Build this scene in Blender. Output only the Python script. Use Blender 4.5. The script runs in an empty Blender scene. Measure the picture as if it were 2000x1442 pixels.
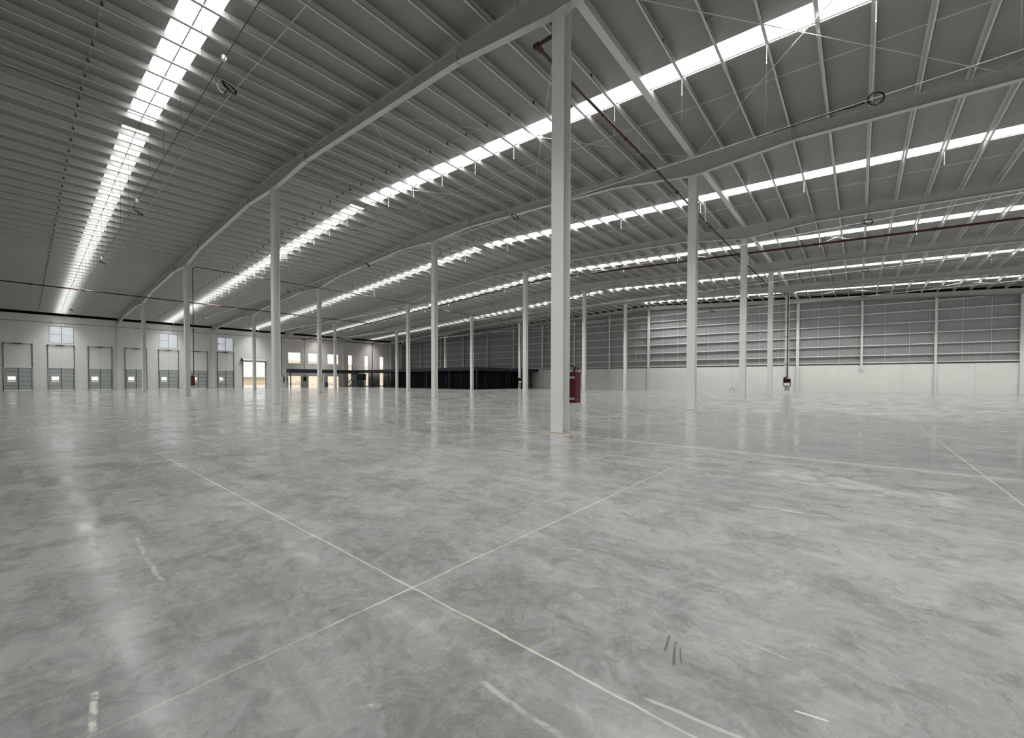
import bpy, bmesh, math, random
from mathutils import Vector, Matrix
random.seed(7)
C = bpy.context.scene.collection
sc = bpy.context.scene

# ------------------------------------------------------------------ camera, light, exposure
F, CYP = 807.64, 757.54
YAW, PITCH, ROLL = 0.69754, -0.017815, 0.0017887
cd = bpy.data.cameras.new('camera'); cam = bpy.data.objects.new('camera', cd); C.objects.link(cam)
fw = Vector((-math.sin(YAW)*math.cos(PITCH), math.cos(YAW)*math.cos(PITCH), math.sin(PITCH)))
r0 = Vector((math.cos(YAW), math.sin(YAW), 0)); u0 = r0.cross(fw)
rr = r0*math.cos(ROLL)+u0*math.sin(ROLL); uu = -r0*math.sin(ROLL)+u0*math.cos(ROLL)
M = Matrix((rr, uu, -fw)).transposed().to_4x4(); M.translation = Vector((6.4754, -9.852, 1.4772))
cam.matrix_world = M
cd.sensor_width = 36; cd.sensor_fit = 'HORIZONTAL'; cd.lens = 36*F/2000.0
cd.shift_y = (CYP-721)/2000.0; cd.clip_start = .05; cd.clip_end = 600
sc.camera = cam

wd = bpy.data.worlds.new('sky'); sc.world = wd; wd.use_nodes = True
nt = wd.node_tree; bg = nt.nodes['Background']
tc = nt.nodes.new('ShaderNodeTexCoord'); sp = nt.nodes.new('ShaderNodeSeparateXYZ'); cr = nt.nodes.new('ShaderNodeValToRGB')
nt.links.new(tc.outputs['Generated'], sp.inputs[0]); nt.links.new(sp.outputs[2], cr.inputs[0])
cr.color_ramp.elements[0].position = 0.0; cr.color_ramp.elements[0].color = (1.0, .94, .80, 1)
cr.color_ramp.elements[1].position = .35; cr.color_ramp.elements[1].color = (.93, .965, 1.0, 1)
nt.links.new(cr.outputs[0], bg.inputs[0]); bg.inputs[1].default_value = 1.35

SKYLIGHT_STRENGTH = 3.6
BEAM = 12.5           # radiance of area lamps added below the skylights to boost daylight on the floor
# roof form, needed for the added fill lamps
SX = 20.1; RIDGE = -20.1; ZR = 13.65; SL = .05; XL, XR = -80.4, 40.2; YB = -17.5; PH = .30
SKY = [(-6.45, -5.45), (5.38, 6.38), (17.6, 18.6), (29.65, 30.65), (42.0, 43.0), (54.2, 55.2)]
SKYX = [(XL+1, XR-1)]*5+[(-19.6, XR-1)]
def zr(x): return ZR-SL*abs(x-RIDGE)          # top of the rafters / underside of the purlins
for (_a, _b), (_x0, _x1) in zip(SKY, SKYX):
    for _p, _q in ((_x0, RIDGE-.5), (RIDGE+.5, _x1)):
        if _q-_p < 2: continue
        ld = bpy.data.lights.new('skylight_fill', 'AREA'); ld.shape = 'RECTANGLE'
        L_ = math.hypot(_q-_p, zr(_q)-zr(_p)); ld.size = L_; ld.size_y = _b-_a; ld.spread = math.radians(106)
        ld.energy = BEAM*math.pi*L_*(_b-_a)/1.0; ld.color = (1.0, 1.0, .98)
        lo = bpy.data.objects.new('skylight_fill', ld); C.objects.link(lo)
        lo.location = ((_p+_q)/2, (_a+_b)/2, (zr(_p)+zr(_q))/2-.012); lo.rotation_euler = (0, -math.atan2(zr(_q)-zr(_p), _q-_p), 0)
sc.view_settings.view_transform = 'Standard'; sc.view_settings.look = 'None'
sc.view_settings.gamma = 1; sc.view_settings.use_curve_mapping = False
sc.view_settings.exposure = 0.38

# ------------------------------------------------------------------ helpers
def tag(o, label=None, cat=None, group=None, kind=None):
    if label: o['label'] = label
    if cat: o['category'] = cat
    if group: o['group'] = group
    if kind: o['kind'] = kind
    return o

def empty(name, loc=(0, 0, 0), rz=0):
    o = bpy.data.objects.new(name, None); C.objects.link(o); o.location = loc; o.rotation_euler = (0, 0, rz)
    o.empty_display_size = .1
    return o

class MB:
    def __init__(s): s.v = []; s.f = []
    def quad(s, a, b, c, d):
        i = len(s.v); s.v += [tuple(a), tuple(b), tuple(c), tuple(d)]; s.f.append((i, i+1, i+2, i+3)); return s
    def hexa(s, P):
        i = len(s.v); s.v += [tuple(p) for p in P]
        for q in ((0, 3, 2, 1), (4, 5, 6, 7), (0, 1, 5, 4), (1, 2, 6, 5), (2, 3, 7, 6), (3, 0, 4, 7)):
            s.f.append(tuple(i+k for k in q))
        return s
    def box(s, x0, x1, y0, y1, z0, z1):
        return s.hexa([(x0, y0, z0), (x1, y0, z0), (x1, y1, z0), (x0, y1, z0), (x0, y0, z1), (x1, y0, z1), (x1, y1, z1), (x0, y1, z1)])
    def bar(s, a, b, w, h=None, up=(0, 0, 1)):
        a = Vector(a); b = Vector(b); h = h or w
        d = (b-a).normalized(); up = Vector(up)
        if abs(d.dot(up)) > .98: up = Vector((0, 1, 0))
        r = d.cross(up).normalized()*w/2; u = r.cross(d).normalized()*h/2
        return s.hexa([a-r-u, a+r-u, b+r-u, b-r-u, a-r+u, a+r+u, b+r+u, b-r+u])
    def tube(s, pts, r, n=8, cap=True):
        pts = [Vector(p) for p in pts]; base = len(s.v); N = len(pts)
        ref = None
        for k, p in enumerate(pts):
            if k == 0: d = pts[1]-p
            elif k == N-1: d = p-pts[k-1]
            else: d = (pts[k+1]-p).normalized()+(p-pts[k-1]).normalized()
            d = d.normalized() if d.length > 1e-9 else Vector((0, 0, 1))
            if ref is None:
                ref = Vector((0, 0, 1)) if abs(d.z) < .9 else Vector((1, 0, 0))
            a = ref-d*ref.dot(d)
            if a.length < 1e-4: a = Vector((0, 1, 0))-d*d.y
            a.normalize(); ref = a; b = d.cross(a)
            rad = r[k] if isinstance(r, (list, tuple)) else r
            for j in range(n):
                t = 2*math.pi*j/n
                s.v.append(tuple(p+a*math.cos(t)*rad+b*math.sin(t)*rad))
        for k in range(N-1):
            for j in range(n):
                A = base+k*n+j; B = base+k*n+(j+1) % n
                s.f.append((A, B, B+n, A+n))
        if cap:
            s.f.append(tuple(base+j for j in range(n))[::-1]); s.f.append(tuple(base+(N-1)*n+j for j in range(n)))
        return s
    def ring(s, c, R, r, axis=(0, 0, 1), n=20, m=8):
        c = Vector(c); ax = Vector(axis).normalized(); a = ax.orthogonal().normalized(); b = ax.cross(a); base = len(s.v)
        for i in range(n):
            t = 2*math.pi*i/n; d = a*math.cos(t)+b*math.sin(t)
            for j in range(m):
                q = 2*math.pi*j/m; s.v.append(tuple(c+d*(R+r*math.cos(q))+ax*r*math.sin(q)))
        for i in range(n):
            for j in range(m):
                A = base+i*m+j; B = base+i*m+(j+1) % m; D = base+((i+1) % n)*m+j; E_ = base+((i+1) % n)*m+(j+1) % m
                s.f.append((A, D, E_, B))
        return s
    def prism(s, poly, a, b):
        """poly: list of 3D offsets (closed, ccw), extruded from a to b"""
        a = Vector(a); b = Vector(b); n = len(poly); i = len(s.v)
        s.v += [tuple(a+Vector(p)) for p in poly]+[tuple(b+Vector(p)) for p in poly]
        for k in range(n): s.f.append((i+k, i+(k+1) % n, i+n+(k+1) % n, i+n+k))
        s.f.append(tuple(i+k for k in range(n))[::-1]); s.f.append(tuple(i+n+k for k in range(n)))
        return s
    def build(s, name, mat, parent=None, bevel=0, smooth=False):
        me = bpy.data.meshes.new(name); me.from_pydata(s.v, [], s.f); me.update()
        bm = bmesh.new(); bm.from_mesh(me); bmesh.ops.recalc_face_normals(bm, faces=bm.faces); bm.to_mesh(me); bm.free()
        if smooth:
            for p in me.polygons: p.use_smooth = True
        me.materials.append(mat)
        o = bpy.data.objects.new(name, me); C.objects.link(o)
        if parent: o.parent = parent
        if bevel:
            m = o.modifiers.new('bevel', 'BEVEL'); m.width = bevel; m.segments = 2; m.limit_method = 'ANGLE'
        return o

def copy_tree(o, parent=None):
    c = o.copy(); C.objects.link(c); c.parent = parent
    for ch in [q for q in list(bpy.data.objects) if q.parent == o]: copy_tree(ch, c)
    return c

# ------------------------------------------------------------------ materials
class NB:
    """small node builder"""
    def __init__(s, name):
        s.m = bpy.data.materials.new(name); s.m.use_nodes = True; s.t = s.m.node_tree
        s.p = s.t.nodes['Principled BSDF']; s.out = s.t.nodes['Material Output']
    def n(s, typ, **kw):
        nd = s.t.nodes.new(typ)
        for k, v in kw.items(): setattr(nd, k, v)
        return nd
    def ln(s, a, b): s.t.links.new(a, b)
    def set(s, sock, v):
        if hasattr(v, 'is_output') or isinstance(v, bpy.types.NodeSocket): s.ln(v, sock)
        else: sock.default_value = v
    def math(s, op, a, b=None, c=None, clamp=False):
        nd = s.n('ShaderNodeMath', operation=op); nd.use_clamp = clamp
        s.set(nd.inputs[0], a)
        if b is not None: s.set(nd.inputs[1], b)
        if c is not None: s.set(nd.inputs[2], c)
        return nd.outputs[0]
    def coords(s, kind='Object'):
        t = s.n('ShaderNodeTexCoord').outputs[kind]; x = s.n('ShaderNodeSeparateXYZ'); s.ln(t, x.inputs[0])
        return t, x.outputs[0], x.outputs[1], x.outputs[2]
    def noise(s, vec, scale, detail=4, rough=.55, dist=0, stretch=None):
        if stretch:
            mp = s.n('ShaderNodeMapping'); mp.inputs['Scale'].default_value = stretch; s.ln(vec, mp.inputs[0]); vec = mp.outputs[0]
        nd = s.n('ShaderNodeTexNoise'); s.ln(vec, nd.inputs['Vector']); nd.inputs['Scale'].default_value = scale
        nd.inputs['Detail'].default_value = detail; nd.inputs['Roughness'].default_value = rough; nd.inputs['Distortion'].default_value = dist
        return nd.outputs['Fac']
    def ramp(s, fac, a, b, va=0.0, vb=1.0, smooth=True):
        nd = s.n('ShaderNodeMapRange'); nd.interpolation_type = 'SMOOTHSTEP' if smooth else 'LINEAR'
        s.set(nd.inputs[0], fac); nd.inputs[1].default_value = a; nd.inputs[2].default_value = b
        nd.inputs[3].default_value = va; nd.inputs[4].default_value = vb
        return nd.outputs[0]
    def mix(s, fac, a, b, mode='MIX'):
        nd = s.n('ShaderNodeMix', data_type='RGBA', blend_type=mode); s.set(nd.inputs[0], fac)
        for k, v in ((6, a), (7, b)):
            if isinstance(v, tuple): nd.inputs[k].default_value = (*v, 1)[:4]
            else: s.ln(v, nd.inputs[k])
        return nd.outputs[2]
    def bump(s, h, strength=.2, dist=.01):
        nd = s.n('ShaderNodeBump'); nd.inputs['Strength'].default_value = strength; nd.inputs['Distance'].default_value = dist
        s.ln(h, nd.inputs['Height']); s.ln(nd.outputs[0], s.p.inputs['Normal'])
    def base(s, c):
        if isinstance(c, tuple): s.p.inputs['Base Color'].default_value = (*c, 1)[:4]
        else: s.ln(c, s.p.inputs['Base Color'])

def plain(name, col, rough=.5, metal=0.0, var=.06, scale=3.0, bump=0):
    b = NB(name); t, x, y, z = b.coords()
    nz = b.noise(t, scale, 3)
    b.base(b.mix(nz, tuple(c*(1-var) for c in col), tuple(min(1, c*(1+var)) for c in col)))
    b.p.inputs['Roughness'].default_value = rough; b.p.inputs['Metallic'].default_value = metal
    if bump: b.bump(b.noise(t, scale*8, 3), bump, .004)
    return b.m

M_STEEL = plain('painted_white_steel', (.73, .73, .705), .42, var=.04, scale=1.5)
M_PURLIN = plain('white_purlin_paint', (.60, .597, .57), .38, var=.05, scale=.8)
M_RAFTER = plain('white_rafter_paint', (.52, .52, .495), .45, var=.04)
M_GALV = plain('galvanised_rod', (.52, .52, .51), .35, metal=.3)
M_DARKROD = plain('dark_rod', (.06, .06, .06), .5)
M_RED = plain('fire_red_paint', (.075, .003, .0045), .38, var=.15)
M_REDPIPE = plain('fire_red_pipe', (.048, .005, .006), .4, var=.15)
M_BLACK = plain('black_rubber', (.012, .012, .013), .5)
M_BLACK.node_tree.nodes['Principled BSDF'].inputs['Specular IOR Level'].default_value = .15
M_NAVY = plain('navy_steel', (.018, .024, .034), .45, var=.1)
M_INK = plain('black_cladding', (.004, .0043, .005), .9, var=.2)
M_INK.node_tree.nodes['Principled BSDF'].inputs['Specular IOR Level'].default_value = .08
M_DOOR = plain('grey_dock_door', (.46, .50, .49), .45, var=.06)
M_DOORDK = plain('dock_door_track', (.12, .125, .135), .5)
M_GROOVE = plain('dark_groove', (.13, .14, .14), .6)
M_WHITE = plain('white_enamel', (.78, .78, .76), .35)
M_PLATE = plain('baseplate_grey', (.35, .34, .32), .6)
M_SILVER = plain('bracket_silver', (.45, .45, .44), .35, metal=.6)

def mat_glass():
    m = bpy.data.materials.new('thin_window_glass'); m.use_nodes = True; t = m.node_tree
    t.nodes.remove(t.nodes['Principled BSDF']); out = t.nodes['Material Output']
    a = t.nodes.new('ShaderNodeBsdfTransparent'); g = t.nodes.new('ShaderNodeBsdfGlossy'); g.inputs['Roughness'].default_value = .02
    mx = t.nodes.new('ShaderNodeMixShader'); mx.inputs[0].default_value = .05
    a.inputs[0].default_value = (.96, .97, .97, 1)
    t.links.new(a.outputs[0], mx.inputs[1]); t.links.new(g.outputs[0], mx.inputs[2]); t.links.new(mx.outputs[0], out.inputs[0])
    return m
M_GLASS = mat_glass()

def mat_skylight():
    m = bpy.data.materials.new('glowing_translucent_skylight'); m.use_nodes = True; t = m.node_tree
    t.nodes.remove(t.nodes['Principled BSDF']); out = t.nodes['Material Output']
    e = t.nodes.new('ShaderNodeEmission'); tcn = t.nodes.new('ShaderNodeTexCoord'); s = t.nodes.new('ShaderNodeSeparateXYZ')
    t.links.new(tcn.outputs['Object'], s.inputs[0])
    mm = t.nodes.new('ShaderNodeMath'); mm.operation = 'MULTIPLY'; mm.inputs[1].default_value = 2*math.pi/.17; t.links.new(s.outputs[1], mm.inputs[0])
    sn = t.nodes.new('ShaderNodeMath'); sn.operation = 'SINE'; t.links.new(mm.outputs[0], sn.inputs[0])
    mr = t.nodes.new('ShaderNodeMapRange'); mr.inputs[1].default_value = -1; mr.inputs[2].default_value = 1
    mr.inputs[3].default_value = .8*SKYLIGHT_STRENGTH; mr.inputs[4].default_value = 1.15*SKYLIGHT_STRENGTH
    t.links.new(sn.outputs[0], mr.inputs[0]); t.links.new(mr.outputs[0], e.inputs[1]); e.inputs[0].default_value = (.975, 1.0, .985, 1)
    t.links.new(e.outputs[0], out.inputs[0])
    return m
M_SKY = mat_skylight()

def mat_ceiling():
    b = NB('foil_faced_roof_lining'); t, x, y, z = b.coords()
    nz = b.noise(t, .35, 3)
    col = b.mix(nz, (.235, .232, .219), (.275, .271, .255))
    # seams of the lining, parallel with the frames, every 1.2 m
    fr = b.math('FRACT', b.math('DIVIDE', y, 1.2)); d = b.math('ABSOLUTE', b.math('SUBTRACT', fr, .5))
    line = b.ramp(d, .012, .0, 0, 1)
    col = b.mix(b.math('MULTIPLY', line, .55), col, (.16, .16, .155))
    b.base(col); b.p.inputs['Roughness'].default_value = .42
    w = b.noise(t, 1.0, 4, .6, .4, stretch=(1.1, 5.0, 1)); b.bump(w, .5, .05)
    return b.m
M_CEIL = mat_ceiling()

def mat_concrete_wall(name, c, joint=3.0):
    b = NB(name); t, x, y, z = b.coords()
    n1 = b.noise(t, .5, 4); n2 = b.noise(t, 6, 4, stretch=(1, 1, .25))
    k = tuple(v*.88 for v in c); col = b.mix(n1, k, c); col = b.mix(b.ramp(n2, .5, .75, 0, .18), col, tuple(v*.75 for v in c))
    for ax in (x, y):
        pass
    u = b.math('ADD', b.math('MULTIPLY', x, 1.0), y)
    fr = b.math('FRACT', b.math('DIVIDE', u, joint)); d = b.math('ABSOLUTE', b.math('SUBTRACT', fr, .5))
    line = b.ramp(d, .006, .001, 0, 1); col = b.mix(b.math('MULTIPLY', line, .45), col, tuple(v*.5 for v in c))
    b.base(col); b.p.inputs['Roughness'].default_value = .55
    b.bump(n2, .08, .01)
    return b.m
M_WALL = mat_concrete_wall('white_precast_panel', (.83, .825, .80), 4.02)
M_WALLB = mat_concrete_wall('warm_bounce_precast_panel', (.81, .76, .71), 4.02)  # warm light bounced from the tan ground outside is put into this colour
M_LOW = mat_concrete_wall('white_dado_concrete', (.84, .835, .80), 6.7)

def mat_clad():
    b = NB('grey_ribbed_cladding'); t, x, y, z = b.coords()
    s = b.math('SINE', b.math('MULTIPLY', x, 2*math.pi/.25))
    rib = b.ramp(s, .55, .95, 0, 1)
    big = b.noise(t, .25, 2)
    col = b.mix(big, (.30, .31, .312), (.36, .37, .368)); col = b.mix(b.math('MULTIPLY', rib, .3), col, (.23, .235, .24))
    b.base(col); b.p.inputs['Roughness'].default_value = .45
    b.bump(rib, .6, .03)
    return b.m
M_CLAD = mat_clad()

def mat_floor():
    b = NB('polished_concrete_floor'); t, x, y, z = b.coords()
    N = b.noise
    # wobbling for joints
    wob = b.math('MULTIPLY', b.math('SUBTRACT', N(t, 3.0, 3), .5), .03)
    # domain warp gives the cloudy, trowelled outlines
    wn = b.n('ShaderNodeTexNoise'); wn.inputs['Scale'].default_value = 2.2; wn.inputs['Detail'].default_value = 5; b.ln(t, wn.inputs['Vector'])
    vm = b.n('ShaderNodeVectorMath', operation='SUBTRACT'); b.ln(wn.outputs['Color'], vm.inputs[0]); vm.inputs[1].default_value = (.5, .5, .5)
    vs = b.n('ShaderNodeVectorMath', operation='SCALE'); b.ln(vm.outputs[0], vs.inputs[0]); vs.inputs['Scale'].default_value = .55
    va = b.n('ShaderNodeVectorMath', operation='ADD'); b.ln(t, va.inputs[0]); b.ln(vs.outputs[0], va.inputs[1]); tw = va.outputs[0]
    big = N(t, .22, 4, .6, .5)
    med = N(tw, 1.9, 9, .66)
    med2 = N(tw, 1.1, 9, .6)
    st = N(t, 1.9, 9, .74, .4, stretch=(.38, 1.9, 1))
    fine = N(tw, 9, 8, .8)
    grit = N(t, 75, 2, .6)
    col = b.mix(b.ramp(big, .32, .68), (.196, .198, .194), (.276, .274, .261))
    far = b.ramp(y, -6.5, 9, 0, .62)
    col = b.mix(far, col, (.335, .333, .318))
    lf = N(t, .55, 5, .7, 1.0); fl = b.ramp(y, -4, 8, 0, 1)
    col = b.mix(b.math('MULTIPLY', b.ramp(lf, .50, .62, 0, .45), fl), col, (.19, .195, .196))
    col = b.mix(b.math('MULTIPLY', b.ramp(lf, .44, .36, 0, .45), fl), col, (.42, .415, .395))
    col = b.mix(b.ramp(st, .42, .66, 0, .50), col, (.325, .322, .306))
    col = b.mix(b.ramp(st, .47, .30, 0, .60), col, (.135, .138, .139))
    col = b.mix(b.ramp(med, .515, .60, 0, .55), col, (.150, .149, .146))
    col = b.mix(b.ramp(med, .44, .34, 0, .40), col, (.330, .328, .312))
    # brown stains near the joints
    br = b.ramp(N(tw, 1.0, 9, .62), .50, .545, 0, 1)
    near = b.ramp(b.math('ABSOLUTE', b.math('ADD', y, 7.8)), .3, 2.4, 1, 0)
    col = b.mix(b.math('MULTIPLY', b.math('MULTIPLY', br, near), .45), col, (.158, .144, .127))
    # sharp edged patches, as if damp or burnished
    pt = b.ramp(med2, .52, .535, 0, 1)
    col = b.mix(b.math('MULTIPLY', pt, .30), col, (.125, .128, .130))
    pt2 = b.ramp(N(tw, 2.3, 9, .6), .55, .565, 0, 1)
    col = b.mix(b.math('MULTIPLY', pt2, .30), col, (.275, .284, .29))
    pt3 = b.ramp(b.math('ABSOLUTE', b.math('SUBTRACT', N(tw, 1.5, 8, .6), .5)), .010, .002, 0, 1)
    col = b.mix(b.math('MULTIPLY', pt3, .30), col, (.11, .11, .108))
    # tone of each pour
    pour = b.ramp(y, -.32, -.28, 0, 1, False); pour2 = b.ramp(y, 11.95, 12.05, 1, 0, False); right = b.ramp(x, -2, 5, .2, 1)
    col = b.mix(b.math('MULTIPLY', b.math('MULTIPLY', b.math('MULTIPLY', pour, pour2), right), .45), col, (.20, .21, .213))
    col = b.mix(b.ramp(fine, .44, .70, 0, .40), col, (.37, .365, .35))
    col = b.mix(b.ramp(fine, .46, .26, 0, .40), col, (.12, .12, .118))
    col = b.mix(b.ramp(grit, .5, .8, 0, .14), col, (.09, .09, .09))
    CREAM = (.47, .45, .375)
    def vline(coord, pos, w, amt, gap=None, colr=CREAM, soft=.35):
        nonlocal col
        d = b.math('ABSOLUTE', b.math('SUBTRACT', b.math('ADD', coord, wob if w < .04 else b.math('MULTIPLY', wob, 2.5)), pos))
        mk = b.ramp(b.math('ADD', d, b.math('MULTIPLY', b.math('SUBTRACT', N(t, 22, 3), .5), w*1.1)), w, w*soft, 0, amt)
        mk = b.math('MULTIPLY', mk, b.ramp(N(t, 3.5, 4), .36, .56, .55, 1))
        if gap is not None: mk = b.math('MULTIPLY', mk, gap)
        col = b.mix(mk, col, colr)
    near_cam = b.ramp(y, 8, -6, .25, 1)
    dash = b.ramp(N(t, .5, 2), .38, .5, .35, 1)
    # saw cut joints: x = 4.06 and 8.0, y = -8.07 strong; the rest of the grid faint
    vline(x, 4.06, .0105, .95, b.math('MULTIPLY', near_cam, dash))
    vline(x, 8.0, .016, .95, b.ramp(y, 14, 6, .3, 1))
    vline(y, -8.07, .0105, .95, b.ramp(x, -7, -2.5, 0, 1))
    vline(y, -4.05, .012, .45, b.ramp(N(t, .8, 2), .48, .6, 0, 1))
    vline(y, -2.05, .014, .5, b.ramp(N(t, .7, 2), .42, .6, 0, 1), (.40, .395, .37))
    for xx in (-.1, -4.2, -8.3, -12.4): vline(x, xx, .012, .22, b.ramp(N(t, .6, 2), .5, .6, 0, 1))
    vline(y, -.3, .16, .62, b.ramp(x, -9, -3, .35, 1), (.43, .40, .345), .3)
    vline(y, 12.0, .22, .45, None, (.36, .355, .33), .3)
    # dark hairline by the strongest joints
    # marks: (x0,y0,x1,y1,width,colour,amount)
    def seg(x0, y0, x1, y1, w, colr, amt, nscale=4.0, cut=.45):
        nonlocal col
        dx, dy = x1-x0, y1-y0; L = math.hypot(dx, dy); ux, uy = dx/L, dy/L
        px = b.math('SUBTRACT', x, x0); py = b.math('SUBTRACT', y, y0)
        u = b.math('ADD', b.math('MULTIPLY', px, ux), b.math('MULTIPLY', py, uy))
        v = b.math('ADD', b.math('MULTIPLY', px, -uy), b.math('MULTIPLY', py, ux))
        v = b.math('ADD', v, b.math('MULTIPLY', b.math('SUBTRACT', N(t, 2.2, 2), .5), w*4))
        m1 = b.ramp(b.math('ABSOLUTE', v), w, w*.3, 0, 1)
        m2 = b.ramp(b.math('ABSOLUTE', b.math('SUBTRACT', u, L/2)), L/2, L/2*.8, 0, 1)
        m3 = b.ramp(N(t, nscale, 4), cut, cut+.12, .25, 1)
        col = b.mix(b.math('MULTIPLY', b.math('MULTIPLY', m1, m2), b.math('MULTIPLY', m3, amt)), col, colr)
    for a in SEGS: seg(*a)
    # pale sealant halo round the nearest columns
    for (cx, cy) in ((0, 0), (0, 12), (-20.1, 0), (-20.1, 12)):
        dx = b.math('SUBTRACT', x, cx); dy = b.math('SUBTRACT', y, cy)
        rad = b.math('SQRT', b.math('ADD', b.math('MULTIPLY', dx, dx), b.math('MULTIPLY', dy, dy)))
        rad = b.math('ADD', rad, b.math('MULTIPLY', wob, 6))
        col = b.mix(b.ramp(rad, .85, .45, 0, .6), col, (.50, .44, .36))
    # tiny white specks
    vo = b.n('ShaderNodeTexVoronoi'); vo.inputs['Scale'].default_value = 1.3; b.ln(t, vo.inputs['Vector'])
    col = b.mix(b.ramp(vo.outputs['Distance'], .012, .008, 0, .9), col, (.75, .75, .73))
    hs = b.n('ShaderNodeHueSaturation'); hs.inputs['Value'].default_value = .94; b.ln(col, hs.inputs['Color']); col = hs.outputs[0]
    b.base(col)
    rough = b.ramp(b.math('ADD', b.math('MULTIPLY', lf, .6), b.math('MULTIPLY', st, .4)), .38, .60, .07, .26)
    b.ln(rough, b.p.inputs['Roughness'])
    b.p.inputs['Specular IOR Level'].default_value = .30
    h = b.math('ADD', b.math('MULTIPLY', N(t, 1.2, 4, .55, 0, stretch=(1, 1, 1)), 1.0), b.math('MULTIPLY', fine, .04))
    b.bump(h, .08, .03)
    return b.m
PALE = (.46, .455, .43); DK = (.085, .08, .08)
SEGS = [
    (1.25, -9.15, 1.97, -9.19, .02, PALE, .5, 14, .42), (1.95, -9.19, 2.60, -9.2, .022, PALE, .55, 14, .42),
    (3.70, -9.64, 4.07, -9.66, .020, (.50, .49, .43), .9, 22, .47),
    (5.05, -8.41, 5.75, -8.44, .020, PALE, .5, 9, .42), (5.72, -8.0, 6.2, -7.95, .014, PALE, .6, 5, .3),
    (5.655, -7.44, 5.685, -7.61, .010, DK, .8, 9, .3), (5.70, -7.47, 5.76, -7.70, .010, DK, .8, 9, .3), (5.74, -7.52, 5.79, -7.66, .008, DK, .7, 9, .3),
    (6.27, -7.64, 6.40, -7.61, .008, (.55, .55, .52), .9, 8, .3), (5.97, -7.22, 6.22, -7.25, .008, PALE, .5, 8, .3),
    (5.5, -4.29, 6.3, -4.21, .035, PALE, .6, 5, .4), (4.76, -8.89, 4.83, -8.80, .02, (.5, .5, .47), .6, 40, .5),
    (.9, -9.43, 2.0, -9.47, .035, (.36, .36, .35), .5, 5, .4), (5.2, -2.1, 7.6, -2.5, .55, (.40, .40, .385), .75, 4, .42),
    (-.5, -1.4, 1.2, -1.1, .2, (.36, .36, .345), .5, 3, .42),
    (1.1, -8.1, 1.7, -6.2, .3, (.125, .125, .125), .45, 2, .4),
]
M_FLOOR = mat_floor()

# ------------------------------------------------------------------ shell
def yg(x): return 58.9+.094*x                  # the skewed gable wall

# floor
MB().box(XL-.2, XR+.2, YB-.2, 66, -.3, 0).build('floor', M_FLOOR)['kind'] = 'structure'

# walls with openings: wall along y at x (thickness to the -x side)
def holed(mb, u0, u1, z0, z1, holes, put):
    us = sorted({u0, u1, *[h[0] for h in holes], *[h[1] for h in holes]}); zs = sorted({z0, z1, *[h[2] for h in holes], *[h[3] for h in holes]})
    us = [u for u in us if u0 <= u <= u1]; zs = [z for z in zs if z0 <= z <= z1]
    for a, b in zip(us, us[1:]):
        run = None
        for c, d in zip(zs, zs[1:]):
            um, zm = (a+b)/2, (c+d)/2
            if any(h[0] < um < h[1] and h[2] < zm < h[3] for h in holes):
                if run: put(mb, a, b, *run); run = None
            else: run = (run[0], d) if run else (c, d)
        if run: put(mb, a, b, *run)

DOORS = [-9.86, -5.93, -1.98, 2.02, 6.02, 10.02, 14.0]
dock_holes = [(c-1.22, c+1.22, 0.0, 3.1) for c in DOORS]
LOUV = [-5.85, 6.02, 14.0]
dock_holes += [(c-1.2, c+1.2, 6.62, 9.05) for c in LOUV]
dock_holes += [(16.72, 20.42, 0, 4.9)]
office = [(24.6, 27.0, 4.82, 7.0), (28.55, 31.0, 4.82, 7.0), (32.55, 34.95, 4.82, 7.0)]
office_d = [(24.6, 27.0, 0.0, 2.28), (28.55, 31.0, 0.0, 2.28), (32.55, 34.95, 0.0, 2.28)]
slits = [(37.2, 38.15, .15, 6.98), (41.2, 42.15, .15, 6.98), (45.1, 46.05, .15, 6.98)]
putx = lambda mb, a, b, c, d: mb.box(XL-.22, XL, a, b, c, d)
mb = MB(); holed(mb, YB, 23.9, 0, 10.45, dock_holes, putx); w = mb.build('wall_left', M_WALL); w['kind'] = 'structure'
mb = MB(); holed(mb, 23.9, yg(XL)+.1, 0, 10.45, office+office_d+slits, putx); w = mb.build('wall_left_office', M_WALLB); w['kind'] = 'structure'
# gable wall: low concrete wall, ribbed cladding above
A = Vector((XL, yg(XL), 0)); B = Vector((XR, yg(XR), 0)); gd = (B-A).normalized(); gn = Vector((gd.y, -gd.x, 0))   # gn faces the hall
def gp(x, z, off=0.0): return Vector((x, yg(x), z))+gn*off
def gslab(mb, xa, xb, z0a, z1a, z0b, z1b, o0, o1):
    return mb.hexa([gp(xa, z0a, o0), gp(xb, z0b, o0), gp(xb, z0b, o1), gp(xa, z0a, o1), gp(xa, z1a, o0), gp(xb, z1b, o0), gp(xb, z1b, o1), gp(xa, z1a, o1)])
gslab(MB(), XL, XR, 0, 3.52, 0, 3.52, -.12, .10).build('wall_back_low', M_LOW)['kind'] = 'structure'
mb = MB()
gslab(mb, XL, RIDGE, 3.5, zr(XL), 3.5, zr(RIDGE), -.18, -.12); gslab(mb, RIDGE, XR, 3.5, zr(RIDGE), 3.5, zr(XR), -.18, -.12)
mb.build('wall_back', M_CLAD)['kind'] = 'structure'
mb = MB(); gslab(mb, XL, RIDGE, zr(XL), zr(XL)+PH+.03, zr(RIDGE), zr(RIDGE)+PH+.03, -.2, -.10); gslab(mb, RIDGE, XR, zr(RIDGE), zr(RIDGE)+PH+.03, zr(XR), zr(XR)+PH+.03, -.2, -.10)
mb.build('trim_5', M_INK)['kind'] = 'structure'  # black strip stands in for the unlit gap above the end rafter
mb = MB(); gslab(mb, XL, XR, 3.52, 3.60, 3.52, 3.60, -.12, .02); mb.build('trim_1', M_GROOVE)['kind'] = 'structure'
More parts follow.
